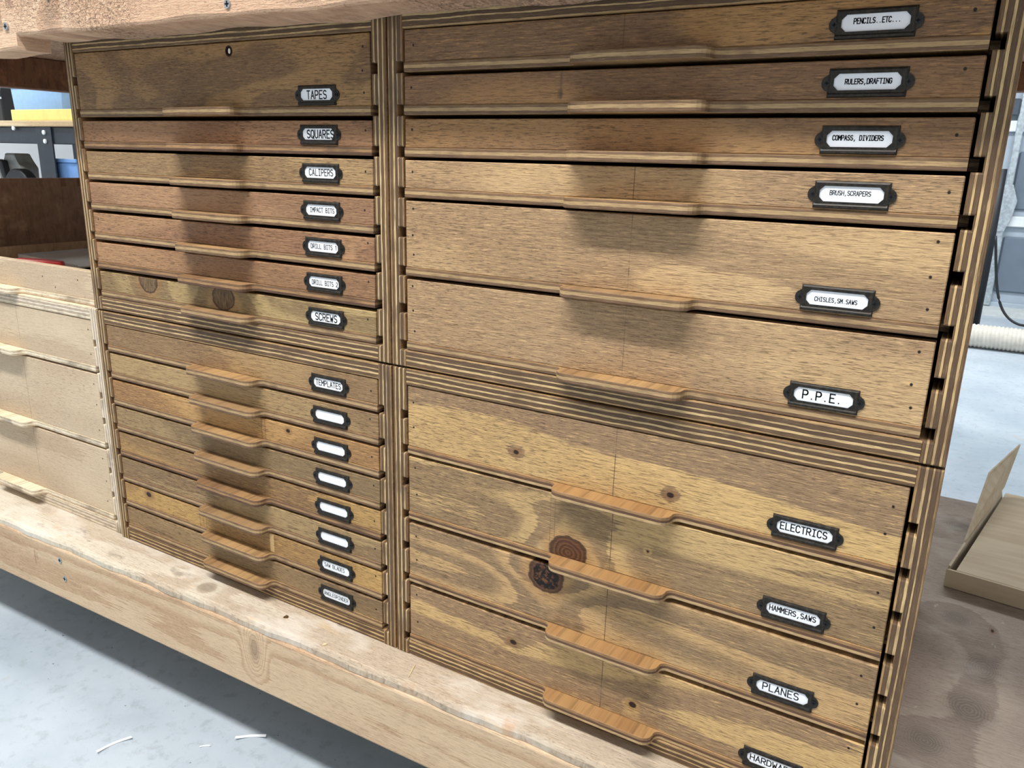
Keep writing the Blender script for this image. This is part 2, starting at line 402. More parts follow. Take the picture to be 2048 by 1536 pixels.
# low shelf board and front rail (the bench sits very slightly out of parallel)
def fy(x): return -0.047 + 0.021 * x
bm = bmesh.new()
rings = []
for i in range(91):
    x = -1.32 + 2.3 * i / 90
    j = 0.0012 * math.sin(x * 41) + 0.001 * math.sin(x * 97 + 2) + random.uniform(-0.0007, 0.0007)
    y = fy(x) + j
    rings.append([bm.verts.new(q) for q in ((x, 0.885, -0.640), (x, y + 0.006, -0.640), (x, y + 0.002, -0.6415), (x, y, -0.645), (x, y + 0.0005, -0.6525), (x, 0.885, -0.6525))])
for a, b in zip(rings[:-1], rings[1:]):
    for k in range(6): bm.faces.new((a[k], a[(k + 1) % 6], b[(k + 1) % 6], b[k]))
bm.faces.new(rings[0][::-1]); bm.faces.new(rings[-1])
new_obj('shelf_board', to_mesh(bm, 'shelf_board'), M_shelf, bench)
M_spanel = wood('shelf_panel_ply', (174, 160, 146), (152, 137, 125), 13.3, 3.0, (1.2, 7.0), 0.5, 0.45, 0.3, 0.25, rough=0.7, axis='XY', bumps=0.4, spec=0.22,
               knots=((0.590, 0.335, 0.014, 0.024, 'soft'), (0.578, 0.245, 0.016, 0.022, 'soft'), (0.560, 0.445, 0.012, 0.014, 'soft'), (0.555, 0.760, 0.018, 0.020, 'soft'), (0.540, 0.165, 0.014, 0.016, 'soft'), (0.600, 0.435, 0.0022, 0.0050, 'pin')),
               stains=(((188, 178, 166), .54, .68, .5, (6, 9, 3)), ((116, 102, 94), .58, .74, .5, (10, 20, 3)), ((200, 192, 182), .66, .72, .5, (50, 20, 3))))
box('shelf_panel', 0.5138, 0.978, 0.02, 0.884, -0.6399, -0.6384, M_spanel, bench)
bm = bmesh.new()
vs_ = []
zb = -0.7385
for (x) in (-1.32, 0.98):
    y = fy(x) - 0.0015
    vs_.append([bm.verts.new(q) for q in ((x, y, -0.6528), (x, y, zb), (x, y + 0.038, zb), (x, y + 0.038, -0.6528))])
for k in range(4): bm.faces.new((vs_[0][k], vs_[0][(k + 1) % 4], vs_[1][(k + 1) % 4], vs_[1][k]))
bm.faces.new(vs_[0][::-1]); bm.faces.new(vs_[1])
bevel_all(bm, 0.003, 2)
new_obj('front_rail', to_mesh(bm, 'front_rail'), M_rail, bench)
box('back_lower_rail', -1.32, 0.98, 0.84, 0.878, zb, -0.6528, M_rail, bench, 0.003, 1)
box('back_light_block', -1.32, 0.98, 0.842, 0.860, FLOOR + 0.004, zb - 0.0005, M_apron_x, bench)  # unseen board added to keep back light off the floor under the bench
for (x, z) in ((-0.600, -0.671), (-0.594, -0.700)):
    new_obj('screw', me_screw, None, bench, (x, fy(x) - 0.0016, z))
for x in (-1.28, 0.90):
    for y in (0.004, 0.80):
        box('leg', x, x + 0.06, y, y + 0.038, FLOOR, -0.6528, M_rail, bench)
        box('post', x, x + 0.06, y, y + 0.038, -0.6398, 0.0848, M_rail, bench)

# ------------------------------------------------------------------ drawer cabinets
T = 0.018; W = 0.523; P = 0.03885; DEP = 0.46; GD = 0.007; H = 8 * P + 2 * T
DK = [(1.3, (112, 88, 64)), (0.9, (200, 168, 118)), (1.6, (102, 80, 60)), (1.0, (206, 176, 126)), (1.6, (97, 76, 58)), (0.9, (196, 166, 118)), (1.2, (116, 92, 68))]
DK2 = [(1.0, (176, 142, 98)), (1.6, (106, 83, 62)), (1.2, (208, 178, 128)), (1.4, (93, 73, 56)), (0.8, (198, 168, 120)), (1.9, (101, 80, 61)), (0.9, (168, 138, 96))]
LT = [(1.2, (214, 196, 170)), (0.9, (236, 222, 196)), (1.4, (190, 172, 150)), (0.9, (238, 226, 204)), (1.4, (188, 170, 150)), (0.9, (236, 222, 196)), (1.2, (206, 188, 162))]
M_sideD = [ply('stained_ply_side_%d' % i, 'X', T, (DK, DK[::-1], DK2)[i], (150, 112, 74), (116, 86, 60), 1.3 + i * 2.7) for i in range(3)]
M_horD = [ply('stained_ply_rail_%d' % i, 'Z', T, (DK, DK[::-1], DK2, DK2[::-1])[i], (168, 134, 92), (130, 100, 70), 4.3 + i * 1.9, wav=0.20) for i in range(4)]
M_back = plain('cabinet_back_board', (70, 52, 40), 0.8, 0.1)
M_sideL = ply('pale_ply_side', 'X', T, LT, (226, 204, 172), (210, 186, 154), 7.7, glue=(150, 132, 112))
M_horL = ply('pale_ply_rail', 'Z', T, LT, (232, 214, 184), (220, 198, 168), 8.8, glue=(156, 140, 120))

def side_profile(sgn):
    """front-view profile (x,z) of a side panel with eight grooves on the inner face; sgn=+1: left panel (grooves on its right)"""
    pts = [(0, 0), (T, 0)]
    for k in range(8, 0, -1):
        zb_ = T + 8 * P - k * P      # groove k bottom: k=8 lowest
        pts += [(T, zb_), (T - GD, zb_), (T - GD, zb_ + 0.0102), (T, zb_ + 0.0102)]
    pts += [(T, H), (0, H)]
    # remove duplicate where the lowest groove starts at T
    if sgn < 0: pts = [(T - x, z) for x, z in pts][::-1]
    return pts
def round_front(bm, off, seg=2):
    ed = [e for e in bm.edges if all(abs(v.co.y) < 1e-6 for v in e.verts)]
    bmesh.ops.bevel(bm, geom=ed, offset=off, segments=seg, profile=0.5, affect='EDGES', clamp_overlap=True)
def side_mesh(sgn):
    bm = bmesh.new(); prism(bm, side_profile(sgn), 'Y', 0.0, DEP)
    bmesh.ops.recalc_face_normals(bm, faces=bm.faces)
    round_front(bm, 0.0014, 2)
    return to_mesh(bm, 'side_panel')
def rail_mesh():
    bm = bmesh.new(); add_box(bm, T, W - T, 0.0006, DEP - 0.006, 0, T)
    ed = [e for e in bm.edges if all(abs(v.co.y - 0.0006) < 1e-6 for v in e.verts) and abs(e.verts[0].co.x - e.verts[1].co.x) > 0.1]
    bmesh.ops.bevel(bm, geom=ed, offset=0.0014, segments=2, profile=0.5, affect='EDGES')
    return to_mesh(bm, 'rail')
me_sl, me_sr, me_rail = side_mesh(1), side_mesh(-1), rail_mesh()
def cabinet(loc, label, ms, mh, seedk, group=None, top=True):
    c = tag(empty('drawer_cabinet', loc), label, 'cabinet', group)
    for nm, me, mat, l in (('side_panel', me_sl.copy(), ms[0], (0, 0, 0)), ('side_panel', me_sr.copy(), ms[1], (W - T, 0, 0)),
                           ('bottom_panel', me_rail.copy(), mh[0], (0, 0, 0)), ('top_panel', me_rail.copy(), mh[1], (0, 0, H - T))):
        new_obj(nm, me, mat, c, l)
    box('back_panel', T * 0.5, W - T * 0.5, DEP - 0.006, DEP, 0.001, H - 0.001, M_back, c)
    return c
XR, XL = -0.0105, -0.5355
ZU, ZL = -0.2910, -0.6400
cabinet((XL, 0, ZU), 'dark stained plywood cabinet case around the TAPES to SCREWS drawers', (M_sideD[0], M_sideD[1]), (M_horD[0], M_horD[1]), 0)
cabinet((XR, 0, ZU), 'dark stained plywood cabinet case around the PENCILS to P.P.E. drawers', (M_sideD[2], M_sideD[0]), (M_horD[2], M_horD[3]), 1)
cabinet((XL, 0, ZL), 'dark stained plywood cabinet case around the TEMPLATES to ANGLEGRINDER drawers', (M_sideD[1], M_sideD[2]), (M_horD[1], M_horD[2]), 2)
cabinet((XR, 0, ZL), 'dark stained plywood cabinet case around the ELECTRICS to HARDWARE drawers', (M_sideD[0], M_sideD[2]), (M_horD[3], M_horD[0]), 3)
XP = -1.0620
cabinet((XP, 0.004, ZL), 'pale unfinished plywood cabinet case at the left end of the bench', (M_sideL, M_sideL), (M_horL, M_horL), 4)

# ------------------------------------------------------------------ lettering (single-stroke plotter capitals)
def arc(cx, cy, rx, ry, a0, a1, n=7):
    return [(cx + rx * math.cos(math.radians(a0 + (a1 - a0) * i / n)), cy + ry * math.sin(math.radians(a0 + (a1 - a0) * i / n))) for i in range(n + 1)]
GLY = {
 'A': [[(0, 0), (.5, 1), (1, 0)], [(.17, .34), (.83, .34)]],
 'B': [[(0, 0), (0, 1), (.6, 1)] + arc(.6, .76, .34, .24, 90, -90) + [(0, .52)], [(.6, .52)] + arc(.62, .26, .38, .26, 90, -90) + [(0, 0)]],
 'C': [arc(.5, .7, .5, .3, 20, 180) + arc(.5, .3, .5, .3, 180, 340)],
 'D': [[(0, 0), (0, 1), (.45, 1)] + arc(.45, .65, .55, .35, 90, 0) + arc(.45, .35, .55, .35, 0, -90) + [(0, 0)]],
 'E': [[(1, 1), (.05, 1), (.05, 0), (1, 0)], [(.05, .53), (.8, .53)]],
 'F': [[(1, 1), (.05, 1), (.05, 0)], [(.05, .52), (.8, .52)]],
 'G': [arc(.5, .7, .5, .3, 20, 180) + arc(.5, .3, .5, .3, 180, 360) + [(1, .46), (.58, .46)]],
 'H': [[(0, 0), (0, 1)], [(1, 0), (1, 1)], [(0, .52), (1, .52)]],
 'I': [[(.5, 0), (.5, 1)], [(.15, 1), (.85, 1)], [(.15, 0), (.85, 0)]],
 'L': [[(.1, 1), (.1, 0), (1, 0)]],
 'M': [[(0, 0), (0, 1), (.5, .42), (1, 1), (1, 0)]],
 'N': [[(0, 0), (0, 1), (1, 0), (1, 1)]],
 'O': [arc(.5, .68, .5, .32, 0, 180) + arc(.5, .32, .5, .32, 180, 360) + [(1, .68)]],
 'P': [[(0, 0), (0, 1), (.6, 1)] + arc(.6, .73, .4, .27, 90, -90) + [(0, .46)]],
 'Q': [arc(.5, .68, .5, .32, 0, 180) + arc(.5, .32, .5, .32, 180, 360) + [(1, .68)], [(.58, .25), (1, -.08)]],
 'R': [[(0, 0), (0, 1), (.6, 1)] + arc(.6, .74, .4, .26, 90, -90) + [(0, .48)], [(.5, .48), (1, 0)]],
 'S': [arc(.5, .75, .48, .25, 30, 270) + arc(.5, .26, .5, .26, 90, -150)],
 'T': [[(0, 1), (1, 1)], [(.5, 1), (.5, 0)]],
 'U': [[(0, 1), (0, .32)] + arc(.5, .32, .5, .32, 180, 360) + [(1, 1)]],
 'V': [[(0, 1), (.5, 0), (1, 1)]],
 'W': [[(0, 1), (.22, 0), (.5, .62), (.78, 0), (1, 1)]],
 '1': [[(.25, .8), (.55, 1), (.55, 0)]],
 '2': [arc(.5, .72, .46, .28, 160, -30) + [(0, 0), (1, 0)]],
 '.': [[(.48, .04), (.52, .04)]],
 ',': [[(.55, .08), (.35, -.2)]],
 ' ': [],
}
def text_mesh(txt, width, h, sw):
    bm = bmesh.new()
    n = len(txt); adv = width / (n - 1 + 0.72); gw = adv * 0.72
    for i, ch in enumerate(txt):
        ox = -width / 2 + i * adv
        for st in GLY[ch]:
            pts = [(ox + p[0] * gw, (p[1] - 0.5) * h) for p in st]
            q = sw * 0.66
            for (x0, y0), (x1, y1) in zip(pts[:-1], pts[1:]):
                dx, dy = x1 - x0, y1 - y0; L = math.hypot(dx, dy) or 1e-9
                dx, dy = dx / L * q, dy / L * q
                v = [bm.verts.new((a, 0, b)) for a, b in ((x0 - dx * .8 - dy, y0 - dy * .8 + dx), (x0 - dx * .8 + dy, y0 - dy * .8 - dx), (x1 + dx * .8 + dy, y1 + dy * .8 - dx), (x1 + dx * .8 - dy, y1 + dy * .8 + dx))]
                bm.faces.new(v)
    return to_mesh(bm, 'lettering')

# ------------------------------------------------------------------ label holders
def holder_mesh():
    bm = bmesh.new()
    bw, bh = 0.0252, 0.0090            # half sizes of body
    ww, wt, wb_, ch = 0.0221, 0.0062, -0.0050, 0.0032
    outer = [(-bw, bh), (-ww + ch, bh), (ww - ch, bh), (bw, bh), (bw, wt - ch), (bw, wb_ + ch), (bw, -bh), (ww - ch, -bh), (-ww + ch, -bh), (-bw, -bh), (-bw, wb_ + ch), (-bw, wt - ch)]
    inner = [(-ww + ch, wt), (-ww + ch, wt), (ww - ch, wt), (ww - ch, wt), (ww, wt - ch), (ww, wb_ + ch), (ww - ch, wb_), (ww - ch, wb_), (-ww + ch, wb_), (-ww + ch, wb_), (-ww, wb_ + ch), (-ww, wt - ch)]
    def ringv(pts, y, s=0.0):
        return [bm.verts.new((x + (s if x > 0 else -s) * (abs(x) > 0.024), y, z + (s if z > 0 else -s) * (abs(z) > 0.0085))) for x, z in pts]
    a = ringv(outer, -0.0002, 0.0010)     # foot of outer bevel
    b = ringv(outer, -0.0012, 0.0006)
    c = ringv(outer, -0.0019, -0.0006)
    n = 12
    for r0, r1 in ((a, b), (b, c)):
        for i in range(n): bm.faces.new((r0[i], r0[(i + 1) % n], r1[(i + 1) % n], r1[i]))
    d = [bm.verts.new((x, -0.0019, z)) for x, z in inner]
    e = [bm.verts.new((x, -0.0010, z)) for x, z in inner]
    for r0, r1 in ((c, d), (d, e)):
        for i in range(n): bm.faces.new((r0[i], r0[(i + 1) % n], r1[(i + 1) % n], r1[i]))
    # bottom lip
    prism(bm, [(-0.0025, -bh - 0.0004), (-0.0025, -bh + 0.0012), (-0.0014, -bh + 0.0030), (-0.0004, -bh + 0.0012), (-0.0004, -bh - 0.0010)], 'X', -bw - 0.0002, bw + 0.0002)
    # ears
    for s in (-1, 1):
        pts = [(s * 0.0235, 0.0064), (s * 0.0258, 0.0062)]
        pts += [(s * (0.0262 + 0.0044 * math.cos(math.radians(t))), 0.0052 * math.sin(math.radians(t))) for t in range(70, -71, -14)]
        pts += [(s * 0.0258, -0.0062), (s * 0.0235, -0.0064)]
        prism(bm, pts, 'Y', -0.0009, -0.0001)
    bmesh.ops.remove_doubles(bm, verts=bm.verts, dist=1e-6)
    return to_mesh(bm, 'label_holder')
def bronze():
    t = NT('antique_bronze'); c = t.coord()
    n = t.noise(c, 350, 4, 0.6)
    col = t.mix(t.ss(n, 0.35, 0.7), lin((30, 28, 26)), lin((58, 52, 44)))
    return t.fin(col, t.ss(n, 0.3, 0.7, 0.36, 0.55), 0.5, 0.55)
me_holder = holder_mesh(); me_holder.materials.append(bronze())
M_card = plain('label_card', (238, 240, 244), 0.55, 0.3, var=0.01, scale=90)
M_ink = plain('black_ink', (20, 20, 22), 0.6, 0.2, var=0.0)
M_bscrew = plain('blackened_screw', (40, 40, 40), 0.4, 0.5, 0.6)
bm = bmesh.new()
prism(bm, [(-0.0225, 0.0034), (-0.0225, -0.0022), (-0.0190, -0.0054), (0.0190, -0.0054), (0.0225, -0.0022), (0.0225, 0.0034), (0.0190, 0.0066), (-0.0190, 0.0066)], 'Y', -0.0009, -0.0002)
me_card = to_mesh(bm, 'label_card'); me_card.materials.append(M_card)
me_bs = screw_mesh(0.0022, 0.0010); me_bs.materials.append(M_bscrew); me_bs.materials.append(M_recess)

# ------------------------------------------------------------------ drawers
DW = 0.4835; BT = 0.0088
def bottom_outline():
    xc = DW / 2
    pts = [(0, 0), (xc - 0.0665, 0)]
    pts += [(xc - 0.0665 + 0.0065 * math.sin(math.radians(t)), -0.0065 + 0.0065 * math.cos(math.radians(t))) for t in (22, 45, 68, 90)]
    pts += [(xc - 0.0500 - 0.0100 * math.cos(math.radians(t)), -0.0082 - 0.0100 * math.sin(math.radians(t))) for t in (0, 22, 45, 68, 90)]
    right = [(2 * xc - x, y) for x, y in pts[::-1]]
    pts += right
    pts += [(DW, 0.030), (DW + 0.0062, 0.030), (DW + 0.0062, DEP - 0.03), (-0.0050, DEP - 0.03), (-0.0050, 0.030), (0, 0.030)]
    return pts
def bottom_mesh():
    bm = bmesh.new()
    prism(bm, bottom_outline(), 'Z', 0.0, BT)
    bmesh.ops.recalc_face_normals(bm, faces=bm.faces)
    ed = [e for e in bm.edges if all(v.co.y < 0.001 for v in e.verts) and abs(e.verts[0].co.z - e.verts[1].co.z) < 1e-6]
    bmesh.ops.bevel(bm, geom=ed, offset=0.0009, segments=2, profile=0.5, affect='EDGES')
    return to_mesh(bm, 'bottom_panel')
me_bottom = bottom_mesh()
TB = [(1.0, (116, 90, 68)), (1.1, (178, 149, 108)), (0.9, (128, 100, 74))]
TB2 = [(1.0, (94, 69, 53)), (1.0, (160, 124, 86)), (0.9, (118, 90, 66))]
TB3 = [(1.2, (186, 156, 114)), (0.8, (100, 74, 56)), (1.0, (152, 118, 82))]
LB = [(1.0, (206, 186, 158)), (1.0, (238, 224, 198)), (1.0, (214, 196, 168))]
M_tab = [ply('stained_tab_%d' % i, 'Z', BT, (TB, TB2, TB3, TB)[i], ((176, 140, 94), (160, 124, 84), (184, 146, 96), (158, 126, 88))[i], ((142, 108, 74), (128, 96, 66), (154, 114, 72), (132, 102, 70))[i], 2.2 + 3.1 * i, grain='Y', wav=0.22) for i in range(4)]
M_tabL = ply('pale_tab', 'Z', BT, LB, (238, 220, 188), (226, 204, 170), 5.5, grain='Y', glue=(150, 130, 108), wav=0.2)
M_in = plain('drawer_inside_ply', (150, 116, 80), 0.7, 0.2, var=0.1, scale=20)
me_bot = {}
def bottom_for(mat):
    if mat.name not in me_bot:
        me = me_bottom.copy(); me.materials.clear(); me.materials.append(mat); me_bot[mat.name] = me
    return me_bot[mat.name]
me_cache = {}
def box_mesh(key, x0, x1, y0, y1, z0, z1, mat, bev=0.0):
    if key not in me_cache:
        bm = bmesh.new(); add_box(bm, x0, x1, y0, y1, z0, z1)
        if bev: bevel_all(bm, bev, 1)
        me = to_mesh(bm, key); me.materials.append(mat); me_cache[key] = me
    return me_cache[key]

def drawer(cx, cz, slot, span, gap, fmat, tabmat, label, text=None, tw=0.03, th=0.006, sw=0.0007, toff=(0, 0), yoff=0.0, holder=True, zfix=0.0, x_in=T + 0.001, cat='drawer', group=None, y0=0.0):
    """slot 1..8 from the top (bottom panel sits in that groove), span in pitches, gap above the next drawer"""
    zb_ = cz + T + 8 * P - slot * P + 0.0006
    d = tag(empty('drawer', (cx + x_in, y0 + yoff, zb_)), label, cat, group)
    gap += 0.0015
    hgt = span * P - BT - gap
    if slot == span: hgt = span * P - BT - 0.0016
    bm = bmesh.new(); add_box(bm, 0, DW, 0.0008, 0.0128, BT, BT + hgt); bevel_all(bm, 0.0007, 1)
    new_obj('front_panel', to_mesh(bm, 'front_panel'), fmat, d)
    new_obj('bottom_panel', bottom_for(tabmat), None, d)
    hh = round(hgt - 0.004, 4)
    new_obj('side_board', box_mesh('side_board_%g' % hh, 0, 0.012, 0.0130, DEP - 0.032, 0.0089, 0.0089 + hh, M_in), None, d, (0.0006, 0, 0))
    new_obj('side_board', box_mesh('side_board_%g' % hh, 0, 0.012, 0.0130, DEP - 0.032, 0.0089, 0.0089 + hh, M_in), None, d, (DW - 0.0126, 0, 0))
    new_obj('back_board', box_mesh('back_board_%g' % hh, 0.0128, DW - 0.0128, DEP - 0.045, DEP - 0.033, 0.0089, 0.0089 + hh, M_in), None, d)
    if holder:
        hl = new_obj('label_holder', me_holder, None, d, (0.4123, 0.0008, 0.0198))
        hl['label'] = 'dark bronze label holder'
        new_obj('label_card', me_card, None, hl)
        for s in (-1, 1): new_obj('screw', me_bs, None, hl, (s * 0.0268, -0.0006, 0))
        if text:
            new_obj('lettering', text_mesh(text, tw, th, sw), M_ink, hl, (toff[0], -0.00098, 0.0006 + toff[1]))
    return d

def dots(hgt, n=2, sides=3, seed=0):
    r = random.Random(seed); out = []
    for k in range(n):
        z = BT + hgt * (k + 0.6) / n + r.uniform(-.003, .003)
        if sides & 1: out.append((0.009 + r.uniform(-.002, .002), z))
        if sides & 2: out.append((DW - 0.010 + r.uniform(-.002, .002), z + r.uniform(-.003, .003)))
    return out
MID = DW / 2
L1, D1 = (190, 150, 98), (142, 110, 78)       # honey / grey-brown stain
def fm(i, light, dark, **k):
    return wood('drawer_veneer_%02d' % i, light, dark, i * 1.37 + 0.4, **k)

UL, UR, LL, LR = (XL, ZU), (XR, ZU), (XL, ZL), (XR, ZL)
red_l, red_d = (160, 120, 86), (134, 99, 71)
specs = [
 # cab, slot, span, gap, material, tab, label, text, tw, th, sw, toff
 (UL, 2, 2, .0030, dict(light=(158, 124, 82), dark=(126, 98, 68), contours=5, cs=(4.5, 10), edge=.07, dots=dots(.065, 3, 2, 1)), 0, 'tall stained drawer labelled TAPES, with a small knot hole near its top edge', 'TAPES', .0270, .0078, .0009, (0, -.0002)),
 (UL, 3, 1, .0034, dict(light=red_l, dark=red_d, contours=3, dashes=.7, dots=dots(.026, 1, 2, 2)), 1, 'shallow reddish stained drawer labelled SQUARES', 'SQUARES', .0370, .0078, .0009, (.0026, 0)),
 (UL, 4, 1, .0020, dict(light=(170, 141, 100), dark=(144, 117, 84), contours=3, dots=dots(.028, 1, 2, 3)), 0, 'shallow stained drawer labelled CALIPERS', 'CALIPERS', .0335, .0064, .0007, (.001, .0002)),
 (UL, 5, 1, .0022, dict(light=(168, 131, 98), dark=(144, 110, 82), contours=3, dots=dots(.028, 1, 2, 4)), 3, 'shallow reddish stained drawer labelled IMPACT BITS', 'IMPACT BITS', .0344, .0046, .00055, (.001, 0)),
 (UL, 6, 1, .0026, dict(light=(170, 132, 97), dark=(146, 110, 82), contours=3, dots=dots(.028, 1, 3, 5)), 0, 'reddish drawer labelled DRILL BITS 1, directly below the IMPACT BITS drawer', 'DRILL BITS 1', .0375, .0047, .00055, (.001, 0)),
 (UL, 7, 1, .0026, dict(light=(170, 131, 95), dark=(144, 109, 79), contours=3, dots=dots(.028, 1, 2, 6)), 1, 'reddish drawer labelled DRILL BITS 2, directly above the SCREWS drawer', 'DRILL BITS 2', .0375, .0048, .00055, (.001, -.0006)),
 (UL, 8, 1, .0026, dict(light=(172, 147, 102), dark=(140, 117, 82), contours=4, knots=((.103, .0330, .018, .0175, 'grey'), (.245, .0240, .019, .0150, 'grey')), dots=dots(.028, 1, 2, 7)), 3, 'shallow stained drawer with two oval knots, labelled SCREWS', 'SCREWS', .0317, .0076, .0009, (.0005, -.0002)),
 (UR, 1, 1, .0020, dict(light=(172, 132, 84), dark=(130, 101, 74), contours=6, cs=(2.2, 8), edge=.06, dots=dots(.027, 1, 3, 8), lines=((MID - .018, .0009),)), 0, 'stained drawer labelled PENCILS..ETC... just under the bench top', 'PENCILS..ETC...', .0300, .0034, .0005, (.001, .0012)),
 (UR, 2, 1, .0022, dict(light=(162, 122, 82), dark=(132, 100, 72), contours=3, dots=dots(.027, 1, 3, 9), patches=((.1680, .1700, .012, .034, (60, 58, 54), .4), (.1660, .1710, .013, .020, (56, 56, 54), .4))), 0, 'stained drawer labelled RULERS,DRAFTING', 'RULERS,DRAFTING', .0305, .0033, .0005, (.0008, .0002)),
 (UR, 3, 1, .0022, dict(light=(164, 125, 82), dark=(134, 102, 72), contours=3, dots=dots(.027, 1, 3, 10)), 3, 'stained drawer labelled COMPASS, DIVIDERS', 'COMPASS, DIVIDERS', .0340, .0033, .0005, (-.0010, .0008)),
 (UR, 4, 1, .0016, dict(light=(188, 156, 114), dark=(160, 131, 98), contours=3, dots=dots(.027, 1, 3, 11), lines=((MID, .0005),)), 0, 'stained drawer labelled BRUSH,SCRAPERS', 'BRUSH,SCRAPERS', .0280, .0032, .00038, (-.0008, .0008)),
 (UR, 6, 2, .0016, dict(light=(194, 162, 119), dark=(164, 135, 101), contours=2.5, dots=dots(.066, 3, 3, 12), lines=((MID, .0005),)), 3, 'tall stained drawer labelled CHISLES,SM.SAWS', 'CHISLES,SM.SAWS', .0303, .0032, .0004, (-.0006, -.0010)),
 (UR, 8, 2, .0022, dict(light=(196, 165, 122), dark=(168, 139, 105), contours=2.5, dots=dots(.066, 3, 3, 13), lines=((MID, .0005),)), 0, 'tall stained drawer labelled P.P.E.', 'P.P.E.', .0290, .0068, .0008, (-.0008, 0)),
 (LL, 1, 1, .0022, dict(light=(168, 137, 96), dark=(142, 114, 82), contours=3, dots=dots(.026, 1, 2, 14)), 0, 'shallow stained drawer labelled TEMPLATES', 'TEMPLATES', .0375, .0060, .0007, (0, 0)),
 (LL, 2, 1, .0018, dict(light=(170, 142, 100), dark=(144, 118, 86), contours=3, dots=dots(.026, 1, 2, 15)), 3, 'shallow drawer with blank card, directly below the TEMPLATES drawer', None),
 (LL, 3, 1, .0018, dict(light=(184, 145, 94), dark=(158, 121, 80), contours=3, dots=dots(.026, 1, 2, 16), knots=((.343, .028, .004, .003, 'pin'),), lines=((.298, .0005), (.304, .0005))), 0, 'honey coloured drawer with blank card, second below the TEMPLATES drawer', None),
 (LL, 4, 1, .0018, dict(light=(162, 137, 98), dark=(134, 111, 80), contours=4, dots=dots(.026, 1, 2, 17)), 3, 'grey-brown drawer with blank card, third below the TEMPLATES drawer', None),
 (LL, 5, 1, .0018, dict(light=(184, 148, 92), dark=(144, 114, 78), contours=4, cs=(1.6, 9), dots=dots(.026, 1, 2, 18), lines=((.295, .0005), (.305, .0005))), 1, 'honey coloured drawer with blank card, second above the SAW BLADES drawer', None),
 (LL, 6, 1, .0018, dict(light=(164, 138, 98), dark=(136, 111, 80), contours=4, dots=dots(.026, 1, 2, 19)), 3, 'grey-brown drawer with blank card, directly above the SAW BLADES drawer', None),
 (LL, 7, 1, .0018, dict(light=(188, 152, 94), dark=(162, 127, 82), contours=3, dots=dots(.026, 1, 2, 20), knots=((.055, .029, .007, .005, 'pin'),), patches=((.299, .306, .010, .036, (220, 186, 132), .75),), lines=((.164, .0005), (.171, .0004), (.177, .0005))), 0, 'honey coloured drawer labelled SAW BLADES', 'SAW BLADES', .0320, .0046, .0005, (-.0022, .0002)),
 (LL, 8, 1, .0020, dict(light=(152, 126, 90), dark=(126, 103, 75), contours=3, dots=dots(.026, 1, 2, 21)), 0, 'bottom drawer labelled ANGLEGRINDER', 'ANGLEGRINDER', .0385, .0046, .0005, (-.0008, -.0004)),
 (LR, 2, 2, .0022, dict(light=(202, 168, 114), dark=(150, 123, 93), contours=5, cs=(1.1, 10), edge=.08, dots=dots(.065, 2, 3, 22), knots=((.135, .030, .004, .0030, 'pin'), (.296, .0236, .0045, .0035, 'pin')), lines=((MID - .001, .0006),)), 2, 'tall stained drawer labelled ELECTRICS', 'ELECTRICS', .0370, .0060, .0007, (-.0008, .0004)),
 (LR, 4, 2, .0022, dict(light=(192, 161, 112), dark=(146, 121, 89), contours=6, cs=(1.4, 12), edge=.14, dots=dots(.066, 2, 3, 23), knots=((.197, .0150, .020, .0170, 'knot'), (.279, .040, .0012, .0012, 'pin')), lines=((MID, .0006), (.176, .0003), (.181, .0003))), 2, 'tall stained drawer with a knot at its handle, labelled HAMMERS,SAWS', 'HAMMERS,SAWS', .0380, .0048, .0006, (-.0004, .0002)),
 (LR, 6, 2, .0040, dict(light=(190, 156, 110), dark=(144, 119, 89), contours=6, cs=(1.5, 11), edge=.2, dots=dots(.064, 2, 3, 24), knots=((.174, .0600, .0195, .0185, 'bark'),), lines=((MID, .0006),)), 2, 'tall stained drawer with a large dark bark knot, labelled PLANES', 'PLANES', .0305, .0066, .0007, (-.0012, 0)),
 (LR, 8, 2, .0040, dict(light=(200, 166, 114), dark=(152, 124, 93), contours=5, cs=(1.2, 10), edge=.08, dots=dots(.064, 2, 3, 25), knots=((.138, .047, .005, .0035, 'pin'), (.276, .0265, .005, .0040, 'pin')), lines=((MID, .0006),)), 2, 'tall bottom drawer labelled HARDWARE', 'HARDWARE', .0385, .0058, .0007, (0, 0)),
]
